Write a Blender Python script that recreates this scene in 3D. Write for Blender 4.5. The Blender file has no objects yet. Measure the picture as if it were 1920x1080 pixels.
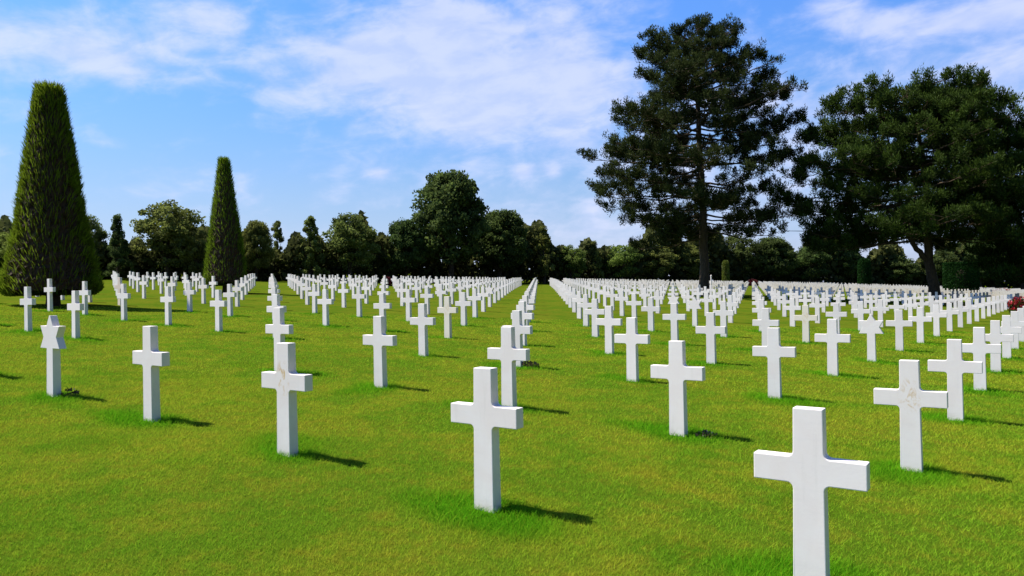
import bpy, bmesh, math
import numpy as np
from mathutils import Matrix, Vector

rng = np.random.default_rng(11)
S = bpy.context.scene
C = S.collection
R = math.radians

# ------------------------------------------------------------------ camera frame
F = 1400.0                      # focal length in photograph pixels (1920 wide)
ROLL = 0.017
CAM = np.array([0.0, 0.0, 1.70])
RIGHT = np.array([math.cos(ROLL), 0, -math.sin(ROLL)])
UP = np.array([math.sin(ROLL), 0, math.cos(ROLL)])
FWD = np.array([0.0, 1.0, 0.0])
# lattice of the graves on the sloping lawn, as seen from the camera (right, down, forward); columns: step i, step j, origin
M = np.array([[1.8055889580265774, 0.14026077285989993, -0.18057336715183434],
              [0.08421844687876731, -0.09059445094268385, 1.5680232835997068],
              [-1.2625002668440652, 3.877917161944333, 5.316644614744592]])

def c2w(v):
    return v[0] * RIGHT - v[1] * UP + v[2] * FWD + CAM

O0 = c2w(M[:, 2])
VI = c2w(M[:, 0]) - CAM
VJ = c2w(M[:, 1]) - CAM
NRM = np.cross(VI, VJ); NRM /= np.linalg.norm(NRM)
if NRM[2] < 0: NRM = -NRM
ROWH = np.array([VI[0], VI[1], 0]); ROWH /= np.linalg.norm(ROWH)     # along a row of graves
DEPH = np.array([-ROWH[1], ROWH[0], 0])                                # the way the graves face away
if DEPH[1] < 0: DEPH = -DEPH
YAW = math.atan2(ROWH[1], ROWH[0])

def ground(x, y):
    """height of the lawn: a plane, levelling out far beyond the woods"""
    x = np.asarray(x, float); y = np.asarray(y, float)
    xx = np.clip(x, -130, 260); yy = np.clip(y, -40, 260)
    z = O0[2] - (NRM[0] * (xx - O0[0]) + NRM[1] * (yy - O0[1])) / NRM[2]
    # the lawn crests and falls away slightly in the last rows before the wood
    c = ((xx - O0[0]) * ROWH[0] + (yy - O0[1]) * ROWH[1]) / 2.205
    t = np.clip(-14.5 - c, 0, 12)
    return z - 0.030 * t * t / (t + 1.0)

def ray(px, py):
    return (px - 960) / F * RIGHT - (py - 540) / F * UP + FWD

def at_depth(px, Z):
    """ground point Z metres ahead in the direction of photo column px"""
    y = Z; x = 0.0
    for _ in range(6):
        z = float(ground(x, y)) - CAM[2]
        # image column of a ground point
        x = ((px - 960) / F * Z - z * RIGHT[2]) / RIGHT[0]
    return np.array([x, y, float(ground(x, y))])

def top_height(px, py, p):
    """height above point p that reaches photo row py"""
    Z = p[1]
    yc = -(py - 540) / F * Z      # along UP
    rel = p - CAM
    xc = rel @ RIGHT
    w = xc * RIGHT + yc * UP
    return w[2] + CAM[2] - p[2]

# ------------------------------------------------------------------ helpers
def tag(o, label=None, cat=None, group=None, kind=None):
    if label: o['label'] = label
    if cat: o['category'] = cat
    if group: o['group'] = group
    if kind: o['kind'] = kind
    return o

def link(o, parent=None):
    C.objects.link(o)
    if parent is not None: o.parent = parent
    return o

def empty(name, loc, rz=0.0):
    o = bpy.data.objects.new(name, None)
    o.location = loc; o.rotation_euler = (0, 0, rz); o.empty_display_size = 0.3
    return link(o)

def mesh_np(name, verts, faces_flat, k, mat, attrs=None, smooth=False):
    """mesh of k-gons from numpy arrays"""
    me = bpy.data.meshes.new(name)
    n = len(verts); nf = len(faces_flat) // k
    me.vertices.add(n); me.vertices.foreach_set('co', np.ascontiguousarray(verts, dtype=np.float32).ravel())
    me.loops.add(nf * k); me.loops.foreach_set('vertex_index', np.ascontiguousarray(faces_flat, dtype=np.int32))
    me.polygons.add(nf)
    me.polygons.foreach_set('loop_start', np.arange(0, nf * k, k, dtype=np.int32))
    me.polygons.foreach_set('loop_total', np.full(nf, k, dtype=np.int32))
    me.polygons.foreach_set('use_smooth', np.full(nf, smooth, dtype=bool))
    for an, arr in (attrs or {}).items():
        a = me.attributes.new(an, 'FLOAT', 'POINT')
        a.data.foreach_set('value', np.ascontiguousarray(arr, dtype=np.float32))
    me.update(calc_edges=True)
    if mat: me.materials.append(mat)
    return me

def bm_mesh(name, bm, mat, smooth=False):
    me = bpy.data.meshes.new(name)
    bmesh.ops.recalc_face_normals(bm, faces=bm.faces[:])
    bm.to_mesh(me); bm.free()
    if smooth:
        me.polygons.foreach_set('use_smooth', np.ones(len(me.polygons), dtype=bool))
    if mat: me.materials.append(mat)
    return me

def obj(name, me, parent=None, loc=None):
    o = bpy.data.objects.new(name, me)
    if loc is not None: o.location = loc
    return link(o, parent)

# ------------------------------------------------------------------ node helpers
class NT:
    def __init__(s, tree):
        s.t = tree; s.n = tree.nodes; s.l = tree.links
    def new(s, typ, **kw):
        nd = s.n.new(typ)
        for k, v in kw.items(): setattr(nd, k, v)
        return nd
    def put(s, sock, v):
        if isinstance(v, bpy.types.NodeSocket): s.l.new(v, sock)
        else: sock.default_value = v
    def math(s, op, a, b=None, c=None, clamp=False):
        nd = s.new('ShaderNodeMath', operation=op, use_clamp=clamp)
        s.put(nd.inputs[0], a)
        if b is not None: s.put(nd.inputs[1], b)
        if c is not None: s.put(nd.inputs[2], c)
        return nd.outputs[0]
    def noise(s, vec, scale, detail=4, rough=0.55, dist=0.0):
        nd = s.new('ShaderNodeTexNoise')
        if vec is not None: s.l.new(vec, nd.inputs['Vector'])
        nd.inputs['Scale'].default_value = scale; nd.inputs['Detail'].default_value = detail
        nd.inputs['Roughness'].default_value = rough; nd.inputs['Distortion'].default_value = dist
        return nd.outputs['Fac']
    def rng(s, v, a, b, c=0.0, d=1.0, interp='SMOOTHSTEP'):
        nd = s.new('ShaderNodeMapRange', interpolation_type=interp)
        s.put(nd.inputs['Value'], v)
        for nm, x in (('From Min', a), ('From Max', b), ('To Min', c), ('To Max', d)): s.put(nd.inputs[nm], x)
        return nd.outputs['Result']
    def mix(s, f, a, b, blend='MIX'):
        nd = s.new('ShaderNodeMix', data_type='RGBA', blend_type=blend)
        nd.clamp_factor = True
        s.put(nd.inputs['Factor'], f)
        s.put(nd.inputs['A'] if False else nd.inputs[6], a)
        s.put(nd.inputs[7], b)
        return nd.outputs[2]
    def attr(s, name):
        return s.new('ShaderNodeAttribute', attribute_name=name).outputs['Fac']
    def mapping(s, vec, scale=(1, 1, 1), loc=(0, 0, 0), rot=(0, 0, 0)):
        nd = s.new('ShaderNodeMapping')
        s.l.new(vec, nd.inputs['Vector'])
        nd.inputs['Scale'].default_value = scale; nd.inputs['Location'].default_value = loc; nd.inputs['Rotation'].default_value = rot
        return nd.outputs['Vector']

def material(name):
    m = bpy.data.materials.new(name); m.use_nodes = True
    t = NT(m.node_tree); t.n.clear()
    out = t.new('ShaderNodeOutputMaterial')
    return m, t, out

def col(r, g, b): return (r, g, b, 1.0)

def leaf_shader(t, out, color, trans=0.35, tcolor=None, gloss=0.04, rough=0.5):
    d = t.new('ShaderNodeBsdfDiffuse'); t.put(d.inputs['Color'], color)
    tr = t.new('ShaderNodeBsdfTranslucent'); t.put(tr.inputs['Color'], tcolor if tcolor is not None else color)
    mx = t.new('ShaderNodeMixShader'); mx.inputs[0].default_value = trans
    t.l.new(d.outputs[0], mx.inputs[1]); t.l.new(tr.outputs[0], mx.inputs[2])
    g = t.new('ShaderNodeBsdfGlossy'); g.inputs['Roughness'].default_value = rough
    m2 = t.new('ShaderNodeMixShader'); m2.inputs[0].default_value = gloss
    t.l.new(mx.outputs[0], m2.inputs[1]); t.l.new(g.outputs[0], m2.inputs[2])
    t.l.new(m2.outputs[0], out.inputs['Surface'])

# ------------------------------------------------------------------ materials
def grass_material():
    m, t, out = material('lawn_grass')
    pos = t.new('ShaderNodeNewGeometry').outputs['Position']
    lush = t.attr('lush'); rnd = t.attr('rnd')
    n1 = t.noise(pos, 0.35, 3, 0.5)
    n2 = t.noise(t.mapping(pos, loc=(31, 7, 0)), 1.6, 4, 0.6)
    n3 = t.noise(t.mapping(pos, loc=(3, 70, 0)), 7.0, 4, 0.65)
    n4 = t.noise(t.mapping(pos, loc=(9, 17, 0)), 60.0, 3, 0.7)
    olive = col(0.325, 0.440, 0.026); green = col(0.215, 0.395, 0.020)
    deep = col(0.105, 0.345, 0.008); straw = col(0.46, 0.40, 0.034)
    v = t.math('ADD', t.math('MULTIPLY', n1, 0.5), t.math('MULTIPLY', n2, 0.5))
    c = t.mix(t.rng(v, 0.43, 0.56), green, olive)
    n6 = t.noise(t.mapping(pos, loc=(57, 3, 0)), 0.8, 5, 0.6, 0.4)
    c = t.mix(t.math('MULTIPLY', t.rng(n6, 0.54, 0.72), 0.26), c, col(0.47, 0.36, 0.030))
    c = t.mix(t.math('MULTIPLY', t.rng(n6, 0.45, 0.32), 0.45), c, col(0.130, 0.320, 0.010))
    c = t.mix(t.math('MULTIPLY', t.rng(t.math('ADD', n3, t.math('MULTIPLY', n2, 0.4)), 0.66, 0.86), 0.34), c, straw)
    c = t.mix(t.math('MULTIPLY', t.rng(n3, 0.52, 0.30), 0.40), c, green)
    c = t.mix(t.math('MULTIPLY', lush, 0.92), c, deep)
    c = t.mix(t.math('MULTIPLY', t.rng(rnd, 0.80, 1.0), 0.38), c, straw)
    c = t.mix(t.math('MULTIPLY', t.rng(rnd, 0.35, 0.0), 0.18), c, deep)
    val = t.new('ShaderNodeHueSaturation'); t.put(val.inputs['Color'], c)
    t.put(val.inputs['Value'], t.rng(n4, 0.3, 0.7, 0.9, 1.1, 'LINEAR'))
    # turf colour darkened evenly, standing in for the shade among grass blades
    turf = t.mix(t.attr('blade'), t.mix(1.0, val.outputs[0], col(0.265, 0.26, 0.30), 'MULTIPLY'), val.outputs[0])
    bs = t.new('ShaderNodeBsdfDiffuse'); t.put(bs.inputs['Color'], turf)
    tr = t.new('ShaderNodeBsdfTranslucent'); t.put(tr.inputs['Color'], val.outputs[0])
    mx = t.new('ShaderNodeMixShader')
    t.put(mx.inputs[0], t.math('MULTIPLY', t.attr('blade'), 0.38))
    t.l.new(bs.outputs[0], mx.inputs[1]); t.l.new(tr.outputs[0], mx.inputs[2])
    bp = t.new('ShaderNodeBump'); bp.inputs['Strength'].default_value = 0.55; bp.inputs['Distance'].default_value = 0.03
    n5 = t.noise(pos, 26.0, 5, 0.75)
    t.l.new(n5, bp.inputs['Height'])
    t.l.new(bp.outputs[0], bs.inputs['Normal'])
    t.l.new(mx.outputs[0], out.inputs['Surface'])
    return m

def marble(name, stain=0.0, cream=0.0, seed=0.0):
    m, t, out = material(name)
    tc = t.new('ShaderNodeTexCoord').outputs['Object']
    oi = t.new('ShaderNodeObjectInfo')
    add = t.new('ShaderNodeVectorMath', operation='ADD')
    sc = t.new('ShaderNodeVectorMath', operation='SCALE'); t.l.new(oi.outputs['Location'], sc.inputs[0]); sc.inputs['Scale'].default_value = 1.7
    t.l.new(tc, add.inputs[0]); t.l.new(sc.outputs[0], add.inputs[1])
    p = add.outputs[0]
    n1 = t.noise(p, 3.2, 5, 0.6, 0.6)
    n2 = t.noise(t.mapping(p, scale=(1.5, 1.5, 9)), 2.0, 4, 0.6)
    c = t.mix(t.rng(n1, 0.35, 0.7), col(0.84, 0.755, 0.705), col(0.865, 0.80, 0.755))
    c = t.mix(t.math('MULTIPLY', t.rng(n2, 0.52, 0.75), 0.28), c, col(0.74, 0.69, 0.66))
    tone = t.new('ShaderNodeHueSaturation'); t.put(tone.inputs['Color'], c)
    t.put(tone.inputs['Value'], t.rng(oi.outputs['Random'], 0, 1, 0.93, 1.04, 'LINEAR'))
    n7 = t.noise(t.mapping(p, scale=(9, 9, 0.9)), 2.2, 4, 0.6, 0.3)      # rain streaks
    c = t.mix(t.math('MULTIPLY', t.rng(n7, 0.56, 0.75), 0.16), tone.outputs[0], col(0.60, 0.56, 0.50))
    sp = t.new('ShaderNodeSeparateXYZ'); t.l.new(tc, sp.inputs[0])
    # grime and grass stain just above the turf
    n3 = t.noise(p, 14.0, 4, 0.6)
    foot = t.math('MULTIPLY', t.rng(sp.outputs['Z'], 0.13, 0.0), t.rng(n3, 0.35, 0.72))
    c = t.mix(t.math('MULTIPLY', foot, 0.55), c, col(0.55, 0.47, 0.36))
    if cream: c = t.mix(cream, c, col(0.80, 0.70, 0.48))
    if stain:
        q = t.mapping(tc, loc=(seed, seed * 2.1, 0), scale=(1.0, 1.0, 0.55), rot=(0, 0.5, 0))
        n4 = t.noise(q, 15.0, 5, 0.65, 1.2)
        dx = t.math('MULTIPLY', sp.outputs['X'], 10.5); dz = t.math('MULTIPLY', t.math('SUBTRACT', sp.outputs['Z'], 0.685), 5.8)
        r2 = t.math('ADD', t.math('MULTIPLY', dx, dx), t.math('MULTIPLY', dz, dz))
        blob = t.rng(r2, 1.3, 0.0)
        streak = t.rng(n4, 0.46, 0.62)
        c = t.mix(t.math('MULTIPLY', t.math('MULTIPLY', blob, streak), stain), c, col(0.58, 0.36, 0.10))
    b = t.new('ShaderNodeBsdfPrincipled')
    t.put(b.inputs['Base Color'], c); b.inputs['Roughness'].default_value = 0.55
    b.inputs['Specular IOR Level'].default_value = 0.3
    bp = t.new('ShaderNodeBump'); bp.inputs['Strength'].default_value = 0.12; bp.inputs['Distance'].default_value = 0.004
    t.l.new(t.noise(p, 70.0, 4, 0.7), bp.inputs['Height']); t.l.new(bp.outputs[0], b.inputs['Normal'])
    t.l.new(b.outputs[0], out.inputs['Surface'])
    return m

def foliage(name, dark, light, trans=0.3, gloss=0.03, var=0.25):
    m, t, out = material(name)
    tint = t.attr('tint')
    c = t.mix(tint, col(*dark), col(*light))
    pos = t.new('ShaderNodeNewGeometry').outputs['Position']
    oi = t.new('ShaderNodeObjectInfo')
    hs = t.new('ShaderNodeHueSaturation'); t.put(hs.inputs['Color'], c)
    t.put(hs.inputs['Value'], t.rng(t.noise(pos, 0.9, 3, 0.6), 0.3, 0.7, 1 - var, 1 + var, 'LINEAR'))
    t.put(hs.inputs['Hue'], t.rng(oi.outputs['Random'], 0, 1, 0.485, 0.515, 'LINEAR'))
    leaf_shader(t, out, hs.outputs[0], trans, gloss=gloss)
    return m

def bark(name, dark, light):
    m, t, out = material(name)
    tc = t.new('ShaderNodeTexCoord').outputs['Object']
    n1 = t.noise(t.mapping(tc, scale=(6, 6, 1.2)), 3.0, 6, 0.7, 0.8)
    c = t.mix(t.rng(n1, 0.35, 0.68), col(*dark), col(*light))
    b = t.new('ShaderNodeBsdfPrincipled'); t.put(b.inputs['Base Color'], c); b.inputs['Roughness'].default_value = 0.9
    bp = t.new('ShaderNodeBump'); bp.inputs['Strength'].default_value = 0.8; bp.inputs['Distance'].default_value = 0.06
    t.l.new(n1, bp.inputs['Height']); t.l.new(bp.outputs[0], b.inputs['Normal'])
    t.l.new(b.outputs[0], out.inputs['Surface'])
    return m

MAT_GRASS = grass_material()
MAT_MARBLE = marble('white_marble')
MAT_STAIN = marble('stained_marble', 0.85, 0.0, 1.3)
MAT_STAIN2 = marble('faintly_stained_marble', 0.6, 0.05, 4.1)
MAT_CREAM = marble('cream_marble', 0.5, 0.45, 7.7)
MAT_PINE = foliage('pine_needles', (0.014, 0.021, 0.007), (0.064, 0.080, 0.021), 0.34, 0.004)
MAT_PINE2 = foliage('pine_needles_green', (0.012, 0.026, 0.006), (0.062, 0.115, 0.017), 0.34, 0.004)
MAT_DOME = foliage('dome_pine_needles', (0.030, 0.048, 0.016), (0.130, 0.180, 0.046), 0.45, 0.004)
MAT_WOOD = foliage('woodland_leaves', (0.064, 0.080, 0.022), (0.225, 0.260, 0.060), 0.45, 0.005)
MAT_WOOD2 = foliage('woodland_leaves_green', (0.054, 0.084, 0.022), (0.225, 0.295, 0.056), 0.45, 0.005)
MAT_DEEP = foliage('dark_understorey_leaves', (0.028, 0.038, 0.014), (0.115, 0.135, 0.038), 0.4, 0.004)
MAT_YEW = foliage('yew_needles', (0.036, 0.027, 0.008), (0.150, 0.240, 0.014), 0.5, 0.003)
MAT_YEWCORE = bark('yew_twigs', (0.024, 0.011, 0.004), (0.070, 0.034, 0.011))
MAT_CLIP = foliage('clipped_hedge_leaves', (0.008, 0.026, 0.007), (0.022, 0.072, 0.012), 0.3, 0.004)
MAT_CLIP2 = foliage('golden_clipped_leaves', (0.075, 0.105, 0.015), (0.16, 0.20, 0.03), 0.3, 0.02)
MAT_BARK = bark('pine_bark', (0.024, 0.014, 0.006), (0.090, 0.060, 0.026))
MAT_BARK2 = bark('dark_bark', (0.018, 0.011, 0.006), (0.055, 0.036, 0.018))
MAT_ROSE = foliage('red_flowers', (0.16, 0.006, 0.012), (0.48, 0.030, 0.045), 0.3, 0.02)
MAT_MAROON = foliage('maroon_leaves', (0.045, 0.006, 0.010), (0.13, 0.020, 0.026), 0.3, 0.02)
MAT_DRY = foliage('dry_leaves', (0.035, 0.030, 0.012), (0.16, 0.12, 0.05), 0.3, 0.02)
MAT_PETAL = foliage('pale_pink_flowers', (0.50, 0.28, 0.30), (0.70, 0.50, 0.50), 0.3, 0.02)

# ------------------------------------------------------------------ graves: the lattice
def lat(i, j): return O0 + VI * i + VJ * j

def visible(p, margin=0.35):
    rel = p - CAM
    Z = rel @ FWD
    if Z < 2: return False
    xm = (rel @ RIGHT) / Z * F
    return abs(xm) < 960 + margin * F / Z

def px_of(p):
    rel = p - CAM; Z = rel @ FWD
    return 960 + F * (rel @ RIGHT) / Z, 540 - F * (rel @ UP) / Z

# places of the trees that stand on the lawn (photo column, metres ahead)
T_YEW1, T_YEW2 = at_depth(99, 25.6), at_depth(424, 40.5)
T_PINE1, T_PINE2, T_PINE3 = at_depth(1321, 62.5), at_depth(1756, 60.0), at_depth(1968, 56.0)
KEEP_OFF = [(T_YEW1, 1.9), (T_YEW2, 1.7), (T_PINE1, 2.4), (T_PINE2, 2.6), (T_PINE3, 2.6)]
MISSING = {(-4, 1), (-3, 1), (-2, 2), (-7, 3)}

graves = []
for j in range(0, 56):
    for c in range(-23, 26):
        i = c + j
        if (i, j) in MISSING: continue
        p = lat(i, j)
        if j == 0 and i >= 2: continue
        p[2] = float(ground(p[0], p[1]))
        if not visible(p, 0.4 if p[1] > 12 else 0.9): continue
        if p[1] > 190: continue
        if any(math.hypot(p[0] - q[0], p[1] - q[1]) < r for q, r in KEEP_OFF): continue
        if c >= 1 and j > 22: continue
        graves.append((i, j, c, p))
graves.sort(key=lambda g: g[3][1])
STARS = {(-3, 0), (4, 4), (3, 6), (3, 7), (-1, 7)}
GXY = np.array([g[3][:2] for g in graves] + [lat(2, 0)[:2], lat(-4, 0)[:2]])
GXY = GXY + DEPH[:2] * 0.012

def lush_at(x, y):
    """taller, greener turf that the mower leaves round each headstone"""
    x = np.asarray(x); y = np.asarray(y)
    out = np.zeros(x.shape, np.float32)
    a = np.sin(x * 3.1 + np.sin(y * 2.3) * 1.3) * 0.10 + np.sin(y * 4.7 + x * 1.9) * 0.08
    for gx, gy in GXY[:160]:
        near = np.abs(x - gx) + np.abs(y - gy) < 1.4
        if not near.any(): continue
        dx, dy = x[near] - gx, y[near] - gy
        u = dx * ROWH[0] + dy * ROWH[1]; v = dx * DEPH[0] + dy * DEPH[1]
        d = np.sqrt((u / 0.52) ** 2 + (v / 0.38) ** 2) * (1 + a[near] * 3.2)
        out[near] = np.maximum(out[near], np.clip(1.35 - d, 0, 1))
    return out * out * (3 - 2 * out)

# ------------------------------------------------------------------ the lawn
def lawn():
    def axis(lo, hi, s0, g):
        a = [0.0]
        while a[-1] < hi: a.append(a[-1] + max(s0, a[-1] * g))
        b = [0.0]
        while b[-1] > lo: b.append(b[-1] - max(s0, -b[-1] * g))
        return np.array(b[:0:-1] + a)
    xs = axis(-3000, 3000, 0.11, 0.020)
    ys = axis(-60, 3500, 0.11, 0.014)
    X, Y = np.meshgrid(xs, ys)
    Z = ground(X, Y)
    und = 0.012 * np.sin(X * 0.9 + 1) * np.sin(Y * 0.7) + 0.008 * np.sin(X * 2.3 + Y * 1.1)
    Z = Z + und * (np.hypot(X, Y) < 60)
    V = np.stack([X.ravel(), Y.ravel(), Z.ravel()], 1)
    ny, nx = X.shape
    idx = np.arange(nx * ny).reshape(ny, nx)
    f = np.stack([idx[:-1, :-1], idx[:-1, 1:], idx[1:, 1:], idx[1:, :-1]], -1).reshape(-1)
    lush = np.zeros(len(V), np.float32)
    near = (V[:, 1] > 2) & (V[:, 1] < 26) & (np.abs(V[:, 0]) < 22)
    lush[near] = lush_at(V[near, 0], V[near, 1])
    me = mesh_np('lawn', V, f, 4, MAT_GRASS, {'lush': lush, 'rnd': np.full(len(V), 0.5), 'blade': np.zeros(len(V))}, True)
    tag(obj('lawn', me), kind='structure')
lawn()

def blades():
    """mown blades, thinner and denser close to the camera"""
    V = []; L = []; RN = []
    bands = [(2.6, 5.0, 9500, 0.0042, 0.034), (5.0, 7.5, 6500, 0.0052, 0.034), (7.5, 11.0, 3600, 0.0072, 0.034),
             (11.0, 16.0, 1500, 0.0105, 0.034), (16.0, 26.0, 480, 0.017, 0.034)]
    for y0, y1, dens, w, h in bands:
        half = 0.78 * y1 + 1.8
        n = int(dens * (y1 - y0) * half * 2)
        x = rng.uniform(-half, half, n); y = rng.uniform(y0, y1, n)
        k = np.abs(x) < 0.78 * y + 1.8
        x, y = x[k], y[k]
        lu = lush_at(x, y)
        # thin out on scuffed patches so the darkened turf shows
        patch = np.sin(x * 1.7 + 2 * np.sin(y * 0.9)) * np.sin(y * 2.1 + np.sin(x * 1.3))
        k = rng.random(len(x)) < 0.80 + 0.2 * patch + 0.3 * lu
        x, y, lu = x[k], y[k], lu[k]
        n = len(x)
        z = ground(x, y) - 0.004
        und = 0.012 * np.sin(x * 0.9 + 1) * np.sin(y * 0.7) + 0.008 * np.sin(x * 2.3 + y * 1.1)
        z = z + und
        a = rng.uniform(0, 2 * np.pi, n)
        hh = h * rng.uniform(0.65, 1.1, n) * (1 + 0.7 * lu)
        ln = hh * rng.uniform(0.25, 1.5, n)
        la = rng.uniform(0, 2 * np.pi, n)
        ww = w * rng.uniform(0.6, 1.3, n)
        B = np.stack([x, y, z], 1)
        s = np.stack([np.cos(a), np.sin(a), np.zeros(n)], 1) * ww[:, None] * 0.5
        T = B + np.stack([np.cos(la) * ln, np.sin(la) * ln, hh], 1)
        V.append(np.stack([B - s, B + s, T], 1).reshape(-1, 3))
        L.append(np.repeat(lu, 3)); RN.append(np.repeat(rng.random(n), 3))
    V = np.concatenate(V); L = np.concatenate(L); RN = np.concatenate(RN)
    me = mesh_np('grass', V, np.arange(len(V)), 3, MAT_GRASS, {'lush': L, 'rnd': RN, 'blade': np.ones(len(V))})
    tag(obj('grass', me), 'short mown green and olive grass blades covering the near lawn', 'grass', kind='stuff')
blades()

# ------------------------------------------------------------------ headstones
def outline_mesh(name, pts, taper, mat, bevel=0.005, z_cut=None):
    """extrude an outline (x,z) to the stone's thickness; taper(z) gives half thickness"""
    bm = bmesh.new()
    fr = [bm.verts.new((x, -taper(z), z)) for x, z in pts]
    bk = [bm.verts.new((x, taper(z), z)) for x, z in pts]
    n = len(pts)
    bm.faces.new(fr); bm.faces.new(bk[::-1])
    for a in range(n):
        b = (a + 1) % n
        bm.faces.new((fr[a], bk[a], bk[b], fr[b]))
    bmesh.ops.recalc_face_normals(bm, faces=bm.faces[:])
    if bevel:
        es = [e for e in bm.edges if e.calc_face_angle(0) > 0.35]
        bmesh.ops.bevel(bm, geom=es, offset=bevel, segments=2, affect='EDGES', profile=0.6, clamp_overlap=True)
    return bm_mesh(name, bm, mat)

A_, HW0, HW1, ZA0, ZA1, FR = 0.292, 0.0860, 0.0775, 0.592, 0.733, 0.032
def half_w(z): return HW0 + (HW1 - HW0) * min(max(z, 0), 1)
def cross_pts():
    def fil(cx, cz, a0, a1, r=FR, n=5):
        return [(cx + r * math.cos(a0 + (a1 - a0) * k / n), cz + r * math.sin(a0 + (a1 - a0) * k / n)) for k in range(n + 1)]
    P = []
    w0 = half_w(ZA0); w1 = half_w(ZA1)
    right = [(HW0, -0.22), (HW0, 0.0)]
    right += fil(w0 + FR, ZA0 - FR, math.pi, math.pi / 2)
    right += [(A_, ZA0), (A_, ZA1)]
    right += fil(w1 + FR, ZA1 + FR, -math.pi / 2, -math.pi)
    right += [(HW1, 1.0)]
    left = [(-x, z) for x, z in right[::-1]]
    return right + left
def thick(z): return 0.048 - 0.007 * min(max(z, 0), 1)

def star_pts():
    W = 0.236                        # half width of the six-pointed star
    Rr = W / math.cos(R(30)); cz = 0.99 - Rr
    ri = Rr / math.sqrt(3)
    P = [(0.083, -0.22), (0.083, 0.0)]
    zc = cz - ri * math.cos(R(0)) * 0 - Rr / 2
    P += [(0.076, cz - Rr / 2), (W, cz - Rr / 2)]
    P += [(ri, cz), (W, cz + Rr / 2), (ri * 0.5, cz + Rr / 2)]
    P += [(0.012, 1.0 - 0.02)]
    return P + [(-x, z) for x, z in P[::-1]]

ME_CROSS = outline_mesh('cross_headstone', cross_pts(), thick, MAT_MARBLE)
ME_STAR = outline_mesh('star_headstone', star_pts(), thick, MAT_MARBLE, 0.004)
def with_mat(me, m):
    c = me.copy(); c.materials[0] = m; return c
ME_STAIN, ME_STAIN2, ME_CREAM = with_mat(ME_CROSS, MAT_STAIN), with_mat(ME_CROSS, MAT_STAIN2), with_mat(ME_CROSS, MAT_CREAM)
SPECIAL = {(-1, 0): ME_STAIN, (2, 1): ME_STAIN2, (-1, 3): ME_CREAM, (4, 5): ME_CREAM}

ORD = ['', 'first', 'second', 'third', 'fourth', 'fifth', 'sixth', 'seventh', 'eighth', 'ninth', 'tenth', 'eleventh', 'twelfth',
       'thirteenth', 'fourteenth', 'fifteenth', 'sixteenth', 'seventeenth', 'eighteenth', 'nineteenth']
TENS = ['', '', 'twenty', 'thirty', 'forty', 'fifty']
TENTH = ['', '', 'twentieth', 'thirtieth', 'fortieth', 'fiftieth']
def nth(n):
    if n < 20: return ORD[n]
    if n % 10 == 0: return TENTH[n // 10]
    return TENS[n // 10] + '-' + ORD[n % 10]

NIND = 300
ind = graves[:NIND]; rest = graves[NIND:]
HAND = {
 (1, 0): 'large white marble cross nearest the camera, its foot below the picture edge',
 (0, 0): 'white marble cross in the middle foreground casting a dark shadow to its right',
 (-1, 0): 'white marble cross with a bold ochre lichen stain where its arms meet',
 (-2, 0): 'white marble cross at left between the nearest star headstone and the ochre stained cross',
 (-3, 0): 'white six-pointed star headstone in the left foreground, front of the tall yew',
 (2, 1): 'large white marble cross at right with a faint tan stain where its arms meet',
 (1, 1): 'white marble cross right of centre with a dry plant at its foot',
 (0, 1): 'white marble cross just behind and right of the middle foreground cross',
 (-2, 1): 'white marble cross half hidden behind the ochre stained cross',
 (-1, 3): 'small cream stained cross, tan below its arms, left of the central grass aisle',
 (4, 5): 'cream coloured cross with pinkish middle among white ones, right of the tall pine',
 (4, 4): 'white six-pointed star headstone at right, below the leaning pine',
 (3, 6): 'small white star headstone in front of the tall pine trunk',
 (3, 7): 'smaller white star headstone hidden behind a cross, left of the tall pine trunk',
 (-1, 7): 'small white star headstone in the line left of the central grass aisle',
}
rows = {}
for g in ind: rows.setdefault(g[1], []).append(g)
rank = {}
for j, gs in rows.items():
    for n, g in enumerate(sorted(gs, key=lambda g: -g[0]), 1): rank[(g[0], j)] = n
for i, j, c, p in ind:
    star = (i, j) in STARS
    me = ME_STAR if star else SPECIAL.get((i, j), ME_CROSS)
    o = obj('star_headstone' if star else 'cross_headstone', me)
    b = p + DEPH * 0.012
    o.location = (b[0], b[1], float(ground(b[0], b[1])) + rng.normal(0, 0.006) * (j > 1))
    o.rotation_euler = (rng.normal(0, 0.004), rng.normal(0, 0.003), YAW + rng.normal(0, 0.012))
    lab = HAND.get((i, j)) or 'white marble cross, %s from the right in the %s slanting row from the front' % (nth(rank[(i, j)]), nth(j + 1))
    tag(o, lab, 'headstone', 'white headstones in straight rows on the lawn')

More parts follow.
